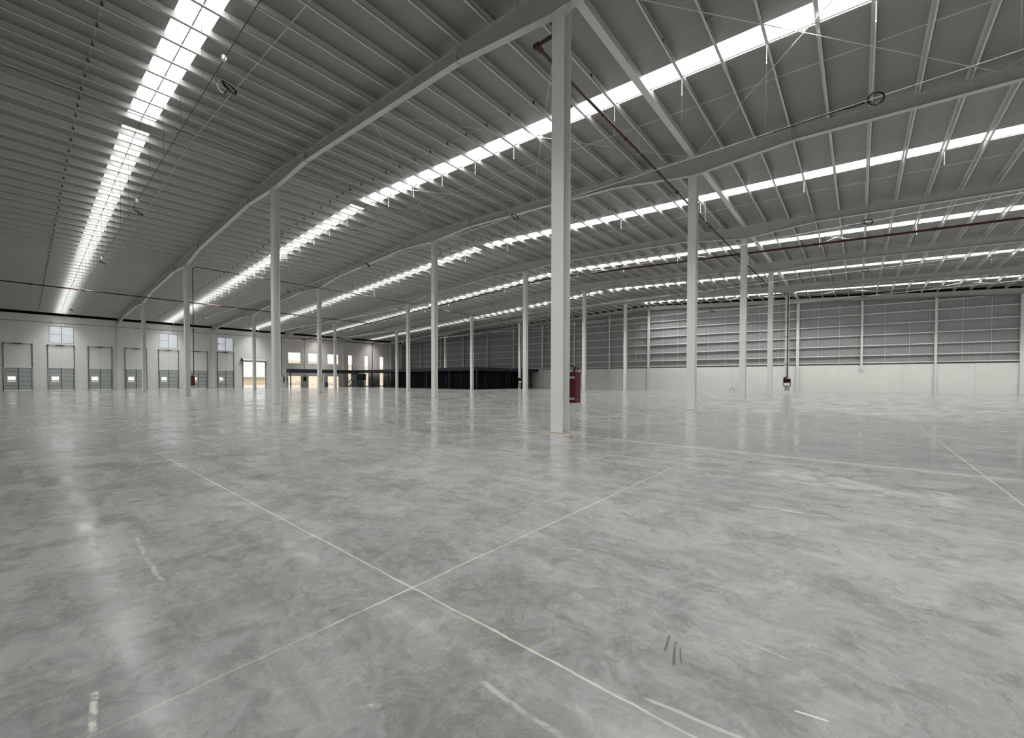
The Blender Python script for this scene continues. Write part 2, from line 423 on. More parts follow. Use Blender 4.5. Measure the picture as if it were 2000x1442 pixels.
MB().box(XR, XR+.2, YB, yg(XR), 0, zr(XR)).build('wall_right', M_WALL)['kind'] = 'structure'
MB().hexa([(XL, YB-.2, 0), (XR, YB-.2, 0), (XR, YB, 0), (XL, YB, 0), (XL, YB-.2, 10.6), (XR, YB-.2, 10.6), (XR, YB, 10.6), (XL, YB, 10.6)]).build('wall_front', M_WALL)['kind'] = 'structure'
mb = MB()
for a, b in ((XL, RIDGE), (RIDGE, XR)):
    mb.hexa([(a, YB-.2, 10.6), (b, YB-.2, 10.6), (b, YB, 10.6), (a, YB, 10.6), (a, YB-.2, zr(a)+.3), (b, YB-.2, zr(b)+.3), (b, YB, zr(b)+.3), (a, YB, zr(a)+.3)])
mb.build('wall_front_gable', M_CLAD)['kind'] = 'structure'
# eaves: dark gutter gap and pale lip along the dock wall
MB().box(XL-.3, XL-.1, YB, yg(XL), 10.45, 10.95).build('trim_2', M_INK)['kind'] = 'structure'
MB().box(XL-.22, XL+.06, YB, yg(XL), 10.28, 10.45).build('trim_3', M_STEEL)['kind'] = 'structure'
MB().box(XR-.05, XR+.3, YB, yg(XR), zr(XR)-.1, zr(XR)+.3).build('trim_4', M_INK)['kind'] = 'structure'
# low wall plinth light strip is the floor edge; skirting of the dock wall between the last doors
# roof sheets with slots for the skylights
def sheet(mb, xa, xb, ya, yb, o0, o1):
    """ya / yb may be functions of x"""
    f = lambda y, x: y(x) if callable(y) else y
    return mb.hexa([(xa, f(ya, xa), zr(xa)+o0), (xb, f(ya, xb), zr(xb)+o0), (xb, f(yb, xb), zr(xb)+o0), (xa, f(yb, xa), zr(xa)+o0),
                    (xa, f(ya, xa), zr(xa)+o1), (xb, f(ya, xb), zr(xb)+o1), (xb, f(yb, xb), zr(xb)+o1), (xa, f(yb, xa), zr(xa)+o1)])
gap = .42    # the opaque ridge cap
mb = MB(); prev = YB-.2
for (a, b) in SKY: 
    for xa, xb in ((XL-.3, RIDGE), (RIDGE, XR+.3)): sheet(mb, xa, xb, prev, a, PH, PH+.04)
    prev = b
for xa, xb in ((XL-.3, RIDGE), (RIDGE, XR+.3)):
    if xa < RIDGE:
        pass
    sheet(mb, xa, xb, (lambda x: max(SKY[-1][1], 0)), (lambda x: max(yg(x)+.3, SKY[-1][1]+.01)), PH, PH+.04)
# cap over the ends and the ridge
for (a, b), (x0, x1) in zip(SKY, SKYX):
    sheet(mb, XL-.3, min(x0, RIDGE), a, b, PH, PH+.04); sheet(mb, x1, XR+.3, a, b, PH, PH+.04)
    if x0 > RIDGE: sheet(mb, RIDGE, RIDGE+gap, a, b, PH, PH+.04)
    if x0 < RIDGE:
        sheet(mb, RIDGE-gap, RIDGE, a, b, PH, PH+.04); sheet(mb, RIDGE, RIDGE+gap, a, b, PH, PH+.04)
mb.build('ceiling', M_CEIL)['kind'] = 'structure'
for i, ((a, b), (x0, x1)) in enumerate(zip(SKY, SKYX)):
    mb = MB(); n = 12
    for xa, xb in ((x0, RIDGE-gap), (RIDGE+gap, x1)):
        if xb-xa < 1: continue
        for k in range(n):           # corrugated translucent sheet
            y0 = a+(b-a)*k/n; y1 = a+(b-a)*(k+1)/n; h0 = .03*(k % 2); h1 = .03*((k+1) % 2)
            mb.quad((xa, y0, zr(xa)+PH+.01+h0), (xb, y0, zr(xb)+PH+.01+h0), (xb, y1, zr(xb)+PH+.01+h1), (xa, y1, zr(xa)+PH+.01+h1))
    mb.build('window_%d' % (i+1), M_SKY)['kind'] = 'structure'

# ------------------------------------------------------------------ roof steel
def purlin_mesh(mb, x, y0, y1, w=.075, s=1):
    z = zr(x); t = .012
    mb.box(x-t/2, x+t/2, y0, y1, z, z+PH)
    mb.box(min(x, x+s*w), max(x, x+s*w), y0, y1, z, z+t)
    mb.box(min(x, x-s*w), max(x, x-s*w), y0, y1, z+PH-t, z+PH-.001)
    mb.box(x+s*w-(t if s > 0 else 0), x+s*w+(0 if s > 0 else t), y0, y1, z, z+.03)
    return mb
SPC = 1.34
PX = [SPC*n for n in range(-59, 30) if n != -15]+[RIDGE-.38, RIDGE+.38]
G = 'roof purlins'
for x in PX:
    s = 1 if x > RIDGE else -1
    if abs(x) < .01:
        mb = MB(); mb.box(-.11, .11, YB, yg(0)-.05, zr(0), zr(0)+PH-.01); mb.box(-.13, .13, YB, yg(0)-.05, zr(0)-.02, zr(0))
        o = mb.build('roof_purlin', M_PURLIN); tag(o, 'broad boxed white purlin running above the nearest column line, wider than the others', 'purlin')
        continue
    o = purlin_mesh(MB(), x, YB, yg(x)-.02, s=s).build('roof_purlin', M_PURLIN)
    if abs(x-RIDGE) < .5: tag(o, 'white purlin beside the roof ridge, one of the close pair under the ridge cap', 'purlin', 'ridge purlin pair')
    elif x > 0: tag(o, 'thin white roof purlin to the right of the broad boxed purlin', 'purlin', 'purlins right of the broad purlin')
    elif x > RIDGE: tag(o, 'thin white roof purlin between the broad boxed purlin and the ridge', 'purlin', 'purlins between broad purlin and ridge')
    else: tag(o, 'thin white purlin under the roof slope falling from ridge to dock wall', 'purlin', 'purlins on the dock side slope')

# sag rods tying the purlins together, one run per line
def sagrod(y, zo, xa, xb, mat, label, grp, rad=.011, ticks=True):
    root = empty('sag_rod', (0, 0, 0)); tag(root, label, 'tie rod', grp)
    pts = [(xa, y, zr(xa)+zo)]+([(RIDGE, y, zr(RIDGE)+zo)] if xa < RIDGE < xb else [])+[(xb, y, zr(xb)+zo)]
    mb = MB()
    for p, q in zip(pts, pts[1:]): mb.tube([p, q], rad, 6)
    mb.build('rod', mat, root)
    if ticks:
        mb = MB()
        for x in PX:
            if xa <= x <= xb: mb.box(x+.008, x+.05, y-.03, y+.03, zr(x)+.03, zr(x)+.2)
        mb.build('clip_row', M_DARKROD, root)['kind'] = 'stuff'
    return root
ordn = ['nearest', 'second', 'third', 'fourth', 'fifth', 'farthest']
for k in range(6):
    y0 = 12*(k-1)
    xm = XR-1.5 if k < 5 else 20
    xa = XL+1.5 if k < 5 else -20
    sagrod(y0+8, .07, xa, xm, M_PURLIN, 'pale tie rod crossing the purlins beyond the %s skylight strip' % ordn[k], 'purlin tie rods', .016, ticks=False)
    sagrod(y0+4, .12, xa, xm, M_GALV, 'thin tie rod with dark clips crossing the purlins before the %s skylight strip' % ordn[k], 'clipped tie rods', .010)
    sagrod(y0+(6.05 if k else 6.02), .13, xa, xm, M_DOORDK, 'dark tie rod crossing the bright opening of the %s skylight strip' % ordn[k], 'tie rods under skylights', .018, ticks=False)

# rafters
def depth(x, base=.48, hd=.88, L=4.2):
    d = min(abs(x-c) for c in (XL, -60.3, -40.2, -20.1, 0, 20.1, XR))
    return hd-(hd-base)*min(1, d/L) if d > .35 else hd
def make_rafter(y, label, gable=False, braces=True):
    Y = (lambda x: yg(x)-.32) if gable else (lambda x: y)
    xs = sorted(set([XL+.1, XR-.1, RIDGE]+[c+o for c in (XL, -60.3, -40.2, -20.1, 0, 20.1, XR) for o in (-4.2, -.35, .35, 4.2) if XL+.1 < c+o < XR-.1]))
    root = empty('roof_rafter', (0, 0, 0)); tag(root, label, 'rafter')
    dp = (lambda x: depth(x, .55, .62)) if gable else depth
    web, bf, tf = MB(), MB(), MB()
    for a, b in zip(xs, xs[1:]):
        za, zb, da, db = zr(a), zr(b), dp(a), dp(b); ya, yb = Y(a), Y(b)
        def strip(m, h, z0a, z1a, z0b, z1b):
            m.hexa([(a, ya-h, z0a), (b, yb-h, z0b), (b, yb+h, z0b), (a, ya+h, z0a), (a, ya-h, z1a), (b, yb-h, z1b), (b, yb+h, z1b), (a, ya+h, z1a)])
        strip(web, .006, za-da+.016, za-.016, zb-db+.016, zb-.016)
        strip(bf, .12, za-da, za-da+.016, zb-db, zb-db+.016)
        strip(tf, .12, za-.016, za-.001, zb-.016, zb-.001)
    web.build('web', M_RAFTER, root); bf.build('bottom_flange', M_RAFTER, root); tf.build('top_flange', M_RAFTER, root)
    for c in (-60.3, -40.2, -20.1, 0, 20.1):
        for o in (-4.2, 4.2):
            x = c+o; d = dp(x); pl = MB(); pl.box(x-.015, x+.015, Y(x)-.12, Y(x)+.12, zr(x)-d-.04, zr(x)-.016)
            for q in (-.075, .075):
                for zz in (.08, .2, .34): pl.box(x-.03, x+.03, Y(x)+q-.012, Y(x)+q+.012, zr(x)-d+zz-.012, zr(x)-d+zz+.012)
            pl.build('splice_plate', M_RAFTER, root)
    if braces:
        for n in range(-55, 16, 2):
            x = n*SPC
            if abs(x-RIDGE) < 1: continue
            d = dp(x); MB().bar((x+.03, y-.10, zr(x)-d+.05), (x+.03, y-.62, zr(x)+.06), .05, .008, up=(1, 0, 0)).build('flange_brace', M_RAFTER, root)
    return root
RL = ['white haunched roof rafter over the nearest column line, the highest one in the photo', 'second white roof rafter, passing behind the top of the nearest column',
      'third white roof rafter, over the second row of distant columns', 'fourth white roof rafter, just beyond the long red cross pipe',
      'fifth white roof rafter, last one before the corrugated gable wall']
for k in range(5): make_rafter(12*k, RL[k], braces=(k < 3))
make_rafter(0, 'straight white end rafter along the top of the corrugated gable wall', gable=True, braces=False)
for k, l in ((-1, 'white roof rafter directly above the camera'),): make_rafter(12*k, l, braces=False)

# wind bracing
def xbrace(x0, x1, y0, y1, label, grp=None):
    root = empty('wind_brace', (0, 0, 0)); tag(root, label, 'roof bracing', grp)
    for p, q in (((x0, y0), (x1, y1)), ((x0, y1), (x1, y0))):
        MB().tube([(p[0], p[1], zr(p[0])-.06), (q[0], q[1], zr(q[0])-.06)], .014, 6).build('brace_rod', M_PURLIN, root)
    mx, my = (x0+x1)/2, (y0+y1)/2
    MB().box(mx-.04, mx+.04, my-.04, my+.04, zr(mx)-.10, zr(mx)+.01).build('centre_clip', M_PURLIN, root)
XBL = {0: 'nearest bay', 24: 'third bay', 48: 'last bay'}
for x0, nm in ((-40.2, 'on the dock side of the ridge'), (-30.1, 'just left of the ridge'), (-20.1, 'just right of the ridge'), (-10.05, 'left of the broad purlin'), (0, 'right of the broad purlin'), (10.05, 'at the right edge')):
    for y0 in (0, 24, 48):
        if y0 == 48 and x0 < -20: continue
        ye = y0+12 if y0 < 48 else yg(x0)-.5
        xbrace(x0, x0+10.05, y0+.1, ye-.1, 'crossed roof bracing rods in the %s, %s' % (XBL[y0], nm))

# ------------------------------------------------------------------ columns
def make_column(x, y, label, grp=None, ztop=None, wx=.20, dy=.18):
    ztop = ztop or (zr(x)-depth(x)); root = empty('steel_column', (x, y, 0)); tag(root, label, 'column', grp)
    m = MB(); m.box(-wx, wx, -dy, -dy+.016, .02, ztop); m.build('flange', M_STEEL, root)
    m = MB(); m.box(-wx, wx, dy-.016, dy, .02, ztop); m.build('flange', M_STEEL, root)
    m = MB(); m.box(-.006, .006, -dy+.016, dy-.016, .02, ztop); m.build('web', M_STEEL, root)
    MB().box(-wx-.04, wx+.04, -dy-.04, dy+.04, 0, .022).build('base_plate', M_PLATE, root)
    MB().box(-wx, wx, -dy, dy, ztop-.02, ztop).build('cap_plate', M_STEEL, root)
    return root
ROWN = {0: 'column row nearest the camera', -20.1: 'column row under the ridge', -40.2: 'third column row, left of the ridge', -60.3: 'column row closest to the dock wall'}
KN = ['first', 'second', 'third', 'fourth', 'last']
SPECIAL = {(0, 0): 'tall white steel column standing nearest the camera, with a red hose cabinet behind it',
           (-20.1, 0): 'white steel column in front of the roller door, first under the roof ridge',
           (-40.2, 0): 'white steel column with a thin pipe and red cabinet, in front of the dock doors',
           (-60.3, 0): 'white steel column between the third and fourth dock doors, leftmost of all',
           (0, 48): 'white steel column with a red riser pipe and open hose reel box near the gable wall',
           (-40.2, 48): 'white steel column with a small red cabinet at the right end of the mezzanine',
           (-40.2, 36): 'white steel column standing at the front right corner of the dark mezzanine',
           (-60.3, 12): 'white steel column dividing the view of the open roller door'}
for x in (0, -20.1, -40.2, -60.3):
    for k in range(5):
        y = 12*k
        if x == -60.3 and k == 4: pass
        l = SPECIAL.get((x, y)) or 'slender white steel column, %s from the camera in the %s' % (KN[k], ROWN[x])
        make_column(x, y, l)
for k in range(1, 5): make_column(20.1, 12*k, 'white steel column standing to the right of the camera view', 'columns right of the view')
for x in (-20.1, -40.2, -60.3, 20.1): make_column(x, -12, 'white steel column in the line beside the camera', 'columns beside the camera')
# wall pilasters (part of the building)
for i, k in enumerate(range(-1, 5)):
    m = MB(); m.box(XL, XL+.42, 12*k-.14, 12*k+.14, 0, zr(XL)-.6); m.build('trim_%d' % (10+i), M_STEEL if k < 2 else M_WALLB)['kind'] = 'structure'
MB().box(XL, XL+.3, yg(XL)-.5, yg(XL)-.1, 0, 10.2).build('trim_17', M_STEEL)['kind'] = 'structure'

# gable posts and girts
posts = [6.7*n for n in range(-12, 4)]+[26.8, 33.5]
for n, x in enumerate(posts):
    main = abs((x/20.1)-round(x/20.1)) < .01
    w = .17 if main else .11
    zt = zr(x)-.62
    m = MB()
    d0, d1 = .02, .30
    c = gp(x, 0)
    def pb(a, b, o0, o1, z0, z1):
        m.hexa([c+gd*a+gn*o0+Vector((0, 0, z0)), c+gd*b+gn*o0+Vector((0, 0, z0)), c+gd*b+gn*o1+Vector((0, 0, z0)), c+gd*a+gn*o1+Vector((0, 0, z0)),
                c+gd*a+gn*o0+Vector((0, 0, z1)), c+gd*b+gn*o0+Vector((0, 0, z1)), c+gd*b+gn*o1+Vector((0, 0, z1)), c+gd*a+gn*o1+Vector((0, 0, z1))])
    z0 = 0 if (main or n % 2 == 0 or x < 0) else 3.1
    if x == 6.7: z0 = 2.9
    if x == 13.4: z0 = 0
    pb(-w, w, .285, .30, z0, zt); pb(-w, w, .105, .12, z0, zt); pb(-.006, .006, .12, .285, z0, zt)
    m.build('gable_post', M_STEEL)
    o = C.objects[-1]
    if x < -40: nm = 'above the mezzanine'
    elif x < -20.2: nm = 'between the mezzanine and the ridge column'
    else: nm = 'right of the ridge'
    order = [p for p in posts if (x < -40 and p < -40) or (-40 <= x < -20.2 and -40 <= p*1.0 < -20.2) or (x >= -20.2 and p >= -20.2)]
    tag(o, '%s white gable wall post, %s from the left %s' % ('broad' if main else 'narrow', ['first', 'second', 'third', 'fourth', 'fifth', 'sixth', 'seventh', 'eighth', 'ninth', 'tenth'][order.index(x)], nm), 'wall post')
GZ = [3.80, 4.72, 5.97, 7.30, 8.62, 9.96, 11.06, 12.10]
gname = ['lowest', 'second lowest', 'third', 'fourth', 'fifth', 'sixth', 'seventh', 'topmost']
for z, nm in zip(GZ, gname):
    hw = (zr(RIDGE)-.62-z-.1)/SL
    xa = max(XL+.1, RIDGE-hw); xb = min(XR-.1, RIDGE+hw)
    m = MB(); U = Vector((0, 0, 1)); m.prism([gn*.0, gn*.20-U*.06, gn*.20+U*.06, gn*.185+U*.06, gn*.185-U*.045, gn*.0+U*.012], gp(xa, z-.01, -.1), gp(xb, z-.01, -.1))
    m.prism([gn*.0+Vector((0, 0, -.02)), gn*.0, gn*.012, gn*.012+Vector((0, 0, -.02))], gp(xa, z, -.11), gp(xb, z, -.11))
    o = m.build('wall_girt', M_STEEL); tag(o, '%s horizontal white rail across the grey corrugated gable wall' % nm, 'wall rail')
m_i = 0
for n in range(-12, 6):
    for f in (1/3, 2/3):
        x = 6.7*(n+f)
        if x > XR-1: continue
        o = MB().tube([gp(x, 3.6, .0), gp(x, min(zr(x)-.7, 12.0), .0)], .02, 5).build('girt_sag_rod', M_STEEL)
        tag(o, 'thin vertical rod linking the white rails on the gable cladding', 'tie rod', 'vertical rods on the gable wall')

# ------------------------------------------------------------------ dock wall: doors, louvres, roller door, offices
def dock_door(i, c):
    root = empty('door_%d' % i, (XL, c, 0)); root['kind'] = 'structure'
    h = .62
    for k in range(5):
        z0, z1 = k*h+.012+.02, (k+1)*h-.012
        m = MB()
        put = lambda mb, a, b, cc, d: mb.box(-.10, -.05, a, b, cc, d)
        holed(m, -1.2, 1.2, z0, z1, [(-.92, -.24, 1.44, 1.80)] if k == 2 else [], put)
        m.build('door_panel', M_DOOR, root, bevel=.006)
    MB().box(-.105, -.1, -1.2, 1.2, .02, 1.2).box(-.105, -.1, -1.2, 1.2, 1.9, 3.08).box(-.105, -.1, -.2, 1.2, 1.2, 1.9).box(-.105, -.1, -1.2, -.96, 1.2, 1.9).build('backing', M_GROOVE, root)
    m = MB(); m.box(-.05, -.03, -.05, .05, .02, 3.08); m.build('mullion', M_GROOVE, root)
    for s in (-1, 1): MB().box(-.05, -.03, s*1.18-.03, s*1.18+.03, .02, 3.08).build('stile', M_GROOVE, root)
    MB().box(-.09, -.085, -.93, -.23, 1.43, 1.81).build('vision_pane', M_GLASS, root)
    m = MB()
    m.box(-.05, -.035, -.96, -.2, 1.40, 1.435); m.box(-.05, -.035, -.96, -.2, 1.80, 1.83)
    m.build('vision_frame', M_BLACK, root)
    for s in (-1, 1):
        m = MB(); m.box(.0, .10, s*1.26-.035, s*1.26+.035, 0, 6.3); m.build('track', M_DOORDK, root)
        m = MB()
        for zz in (1.2, 2.4, 3.6, 4.8, 5.8): m.box(0, .06, s*1.34-.05, s*1.34+.05, zz-.03, zz+.03)
        m.build('track_bracket', M_DOORDK, root)
        MB().tube([(.10, s*1.16, 6.32), (.10, s*1.32, 6.32)], .09, 12).build('cable_drum', M_DOORDK, root)
    MB().tube([(.10, -1.2, 6.32), (.10, 1.2, 6.32)], .035, 8).build('spring_shaft', M_DOORDK, root)
    MB().tube([(.10, -.55, 6.32), (.10, .35, 6.32)], .055, 10).build('torsion_spring', M_BLACK, root)
    MB().box(.04, .16, -.04, .04, 6.18, 6.38).build('centre_bracket', M_BLACK, root)
    MB().box(-.1, .03, -1.22, 1.22, 3.1, 3.16).build('lintel_strip', M_WHITE, root)
for i, c in enumerate(DOORS): dock_door(i+1, c)
for s, y in ((0, -10.7), (1, -9.2)):
    pass

def mat_slat():
    b = NB('milky_louvre_slat'); b.base((.80, .84, .88)); b.p.inputs['Roughness'].default_value = .35
    tr = b.n('ShaderNodeBsdfTranslucent'); tr.inputs[0].default_value = (.85, .9, .96, 1)
    mx = b.n('ShaderNodeMixShader'); mx.inputs[0].default_value = .5
    b.ln(b.p.outputs[0], mx.inputs[1]); b.ln(tr.outputs[0], mx.inputs[2]); b.ln(mx.outputs[0], b.out.inputs['Surface'])
    return b.m
M_SLAT = mat_slat()
for i, c in enumerate(LOUV):
    root = empty('window_%d' % (20+i), (XL, c, 6.62)); root['kind'] = 'structure'
    m = MB(); H = 2.43
    for a in (-1.2, -.02, 1.16): m.box(-.12, -.02, a, a+.04, 0, H)
    m.box(-.12, -.02, -1.2, 1.2, 0, .05); m.box(-.12, -.02, -1.2, 1.2, H-.05, H)
    m.build('louvre_frame', M_GROOVE, root)
    m = MB(); m.box(-.10, -.06, -1.16, -.02, 1.22, 1.27); m.box(-.10, -.06, .02, 1.16, .98, 1.02); m.build('transom', M_DOOR, root)
    for (a, b_) in ((-1.16, -.02), (.02, 1.16)):
        m = MB()
        for k in range(12):
            z = .07+k*.195; m.hexa([(-.13, a, z), (-.10, a, z), (-.10, b_, z), (-.13, b_, z), (-.07, a, z+.17), (-.04, a, z+.17), (-.04, b_, z+.17), (-.07, b_, z+.17)])
        m.build('slats', M_SLAT, root)
# open roller door
root = empty('door_8', (XL, 18.57, 0)); root['kind'] = 'structure'
MB().tube([(.22, -2.0, 5.12), (.22, 2.0, 5.12)], .19, 20).build('roller_drum', M_WHITE, root)
MB().box(.02, .40, -1.95, 1.95, 4.80, 4.95).build('bottom_rail', M_GROOVE, root)
MB().box(.0, .06, -1.95, 1.95, 5.30, 5.36).build('head_angle', M_DOOR, root)
for s in (-1, 1):
    MB().box(0, .14, s*1.89-.05, s*1.89+.05, 0, 4.9).build('guide', M_DOORDK, root)
    MB().box(0, .42, s*2.0-.02, s*2.0+.02, 4.85, 5.36).build('end_plate', M_DOORDK, root)
MB().box(.05, .45, -2.28, -2.02, 4.98, 5.2).box(.1, .3, -2.16, -2.04, 5.2, 5.45).build('motor', M_BLACK, root)
# office windows and glazed doors, narrow slits
def glazed(i, y0, y1, z0, z1, frame=.045, mid=()):
    root = empty('window_%d' % i, (XL, (y0+y1)/2, z0)); root['kind'] = 'structure'
    w = (y1-y0)/2; H = z1-z0; m = MB()
    for a, b_ in ((-w, -w+frame), (w-frame, w)): m.box(-.14, -.06, a, b_, 0, H)
    m.box(-.14, -.06, -w, w, 0, frame); m.box(-.14, -.06, -w, w, H-frame, H)
    for z in mid: m.box(-.14, -.06, -w, w, z-z0-.02, z-z0+.02)
    m.build('window_frame', M_PLATE, root); MB().box(-.105, -.095, -w+.02, w-.02, .02, H-.02).build('pane', M_GLASS, root)
for i, h in enumerate(office): glazed(30+i, *h, frame=.03)
for i, h in enumerate(slits): glazed(34+i, *h, frame=.03, mid=(3.0, 4.75))
# upstand behind the mezzanine deck edge at the slits
# skirting strip of pale paint on the dock wall
MB().box(XL, XL+.03, 15.3, 16.6, 0, .12).box(XL, XL+.03, 20.5, 24.5, 0, .12).build('baseboard_left', M_WHITE)['kind'] = 'structure'

# conduit rail along the dock wall
root = empty('wall_conduit', (XL, 0, 9.5)); tag(root, 'long thin grey conduit with saddle brackets high on the dock wall', 'conduit')
MB().tube([(.06, -17, -.12), (.06, 0, 0), (.06, 23.3, .18)], .03, 6).build('pipe', M_PLATE, root)
for k in range(-11, 16):
    y = k*1.5+.6
    if abs(y/12-round(y/12))*12 < .3: continue
    MB().box(0, .12, y-.05, y+.05, .008*y-.06, .008*y+.06).build('saddle', M_DOORDK, root)
root = empty('wall_conduit', (XL, 0, 9.5)); tag(root, 'short grey conduit with dark saddles above the square office windows', 'conduit')
MB().tube([(.06, 27.9, -.1), (.06, 35.6, -.05)], .025, 6).build('pipe', M_PLATE, root)
for y in (29.5, 30.3, 32.4, 34.6): MB().box(0, .12, y-.06, y+.06, -.14, -.02).build('saddle', M_DOORDK, root)
# cable ladder and dark electrical box between the office windows
root = empty('cable_riser', (XL, 27.6, 0)); tag(root, 'grey vertical cable riser on the office wall between the first two windows', 'cable riser')
MB().box(.01, .07, -.3, .05, 4.6, 10.2).build('cover', M_WHITE, root); MB().tube([(.08, .12, 1.9), (.08, .12, 10.2)], .035, 6).build('pipe', M_DOORDK, root)
for z in (4.7, 7.0, 8.7): MB().box(.0, .09, -.34, .16, z-.03, z+.03).build('clamp', M_PLATE, root)
root = empty('electrical_box', (XL, 27.75, 1.25)); tag(root, 'small dark green electrical box on the wall below the mezzanine walkway', 'electrical box')
MB().box(.0, .2, -.28, .28, 0, .85).build('housing', plain('dark_green_box', (.02, .035, .03), .5), root, bevel=.02); MB().box(.2, .215, -.2, .2, .15, .7).build('cover', M_BLACK, root)
MB().box(.215, .24, .1, .14, .35, .5).build('handle', M_SILVER, root)
root = empty('floor_cabinet', (XL+.5, 31.7, 0)); tag(root, 'grey equipment cabinet standing by the wall between the glazed openings', 'cabinet')
MB().box(-.3, .3, -.55, .55, .08, .95).build('housing', M_DOOR, root, bevel=.02); MB().box(-.32, .32, -.58, .58, .95, 1.0).build('top', M_DOORDK, root)
MB().box(.3, .312, -.5, -.02, .14, .9).build('door', M_DOORDK, root, bevel=.004); MB().box(.3, .312, .02, .5, .14, .9).build('door', M_DOORDK, root, bevel=.004)
for a in (-.5, .42):
    for b_ in (-.28, .2): MB().box(b_, b_+.08, a, a+.08, 0, .08).build('foot', M_BLACK, root)

# ------------------------------------------------------------------ mezzanine (dark deck), walkway, stair
DZ, DB = 3.62, 3.16
mz = empty('mezzanine', (0, 0, 0)); tag(mz, 'dark navy steel mezzanine deck filling the far corner under the gable wall', 'mezzanine')
x0, x1, y0 = -78.0, -40.9, 37.9
yga, ygb = yg(x0)-.35, yg(x1)-.35
m = MB(); m.hexa([(XL+.45, y0+.02, DZ-.08), (x0-.001, y0+.02, DZ-.08), (x0-.001, yga, DZ-.08), (XL+.45, yga-.2, DZ-.08), (XL+.45, y0+.02, DZ), (x0-.001, y0+.02, DZ), (x0-.001, yga, DZ), (XL+.45, yga-.2, DZ)])
m.hexa([(x0, y0, DZ-.08), (x1, y0, DZ-.08), (x1, ygb, DZ-.08), (x0, yga, DZ-.08), (x0, y0, DZ), (x1, y0, DZ), (x1, ygb, DZ), (x0, yga, DZ)]); m.build('deck', M_NAVY, mz)
def ibeam(m, a, b, h, w=.09):
    a = Vector(a); b = Vector(b); m.bar(a+Vector((0, 0, -h/2)), b+Vector((0, 0, -h/2)), .012, h)
    m.bar(a+Vector((0, 0, -.008)), b+Vector((0, 0, -.008)), w*2, .016); m.bar(a+Vector((0, 0, -h+.008)), b+Vector((0, 0, -h+.008)), w*2, .016); return m
ibeam(MB(), (x0, y0+.09, DZ-.08), (x1, y0+.09, DZ-.08), .46).build('front_beam', M_NAVY, mz)
ibeam(MB(), (x1-.09, y0, DZ-.08), (x1-.09, ygb, DZ-.08), .46).build('side_beam', M_NAVY, mz)
ibeam(MB(), (x0+.09, y0, DZ-.08), (x0+.09, yga, DZ-.08), .46).build('side_beam', M_NAVY, mz)
for k in range(12):
    x = x0+3.1*(k+.95)
    if x < x1-.5: ibeam(MB(), (x, y0+.2, DZ-.09), (x, min(yg(x)-.4, 58), DZ-.09), .3, .06).build('joist', M_NAVY, mz)
for k in range(9):     # stiffeners on the side face
    y = y0+.9+k*1.75; MB().box(x1-.1, x1+.005, y-.02, y+.02, DB, DZ-.08).build('stiffener', M_NAVY, mz)
for (x, y) in [(-78+.15, 38.1), (-72.3, 38.1), (-66.2, 38.1), (-60.1, 38.1), (-54, 38.1), (-47.8, 38.1), (-41.15, 38.1), (-41.15, 45.5), (-41.15, 52.6), (-66.2, 45.5), (-54, 45.5)]:
    p = MB(); p.box(x-.1, x+.1, y-.1, y-.088, 0, DB+.01); p.box(x-.1, x+.1, y+.088, y+.1, 0, DB+.01); p.box(x-.006, x+.006, y-.088, y+.088, 0, DB+.01); p.box(x-.16, x+.16, y-.16, y+.16, 0, .015)
    p.build('leg', M_NAVY, mz)
# black cladding that encloses the store below the deck
m = MB(); 
zt = DB-.01
def bx(a, b, c, d): m.box(a, b, c, d, 0, zt)
bx(-63.9, x1-.35, y0+.42, y0+.48); bx(x1-.42, x1-.36, y0+.48, 50.5); bx(-63.96, -63.9, y0+.42, yg(-64)-.4)
m.build('black_cladding', M_INK, mz)
for x in (-60.6, -58.2, -55.0, -51.6, -49.0, -45.2): MB().box(x-.03, x+.03, y0+.40, y0+.42, .2, zt-.3).build('cladding_batten', M_NAVY, mz)
for y in (40.2, 43.1, 46.4, 49.4): MB().box(x1-.36, x1-.34, y-.03, y+.03, .2, zt-.3).build('cladding_batten', M_NAVY, mz)

wk = empty('mezzanine_walkway', (0, 0, 0)); tag(wk, 'dark walkway deck along the office wall, joining the mezzanine', 'walkway')
MB().box(XL+.45, x0-.01, 24.0, 37.9, DZ-.1, DZ-.02).build('deck', M_NAVY, wk)
MB().box(x0-.06, x0-.01, 24.0, 37.9, 2.86, DZ).build('fascia', M_NAVY, wk)
MB().box(XL+.45, x0-.06, 24.0, 24.05, 2.86, DZ).build('end_plate', M_NAVY, wk)
for k in range(8): MB().box(XL+.46, x0-.07, 25+k*1.8-.03, 25+k*1.8+.03, 3.2, DZ-.1).build('joist', M_NAVY, wk)
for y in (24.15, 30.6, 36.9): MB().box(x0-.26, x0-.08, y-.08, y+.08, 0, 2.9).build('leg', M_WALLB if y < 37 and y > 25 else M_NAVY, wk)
MB().box(XL+.42, XL+.6, 23.9, 24.0, 2.9, 3.6).build('junction_box', M_WHITE, wk)

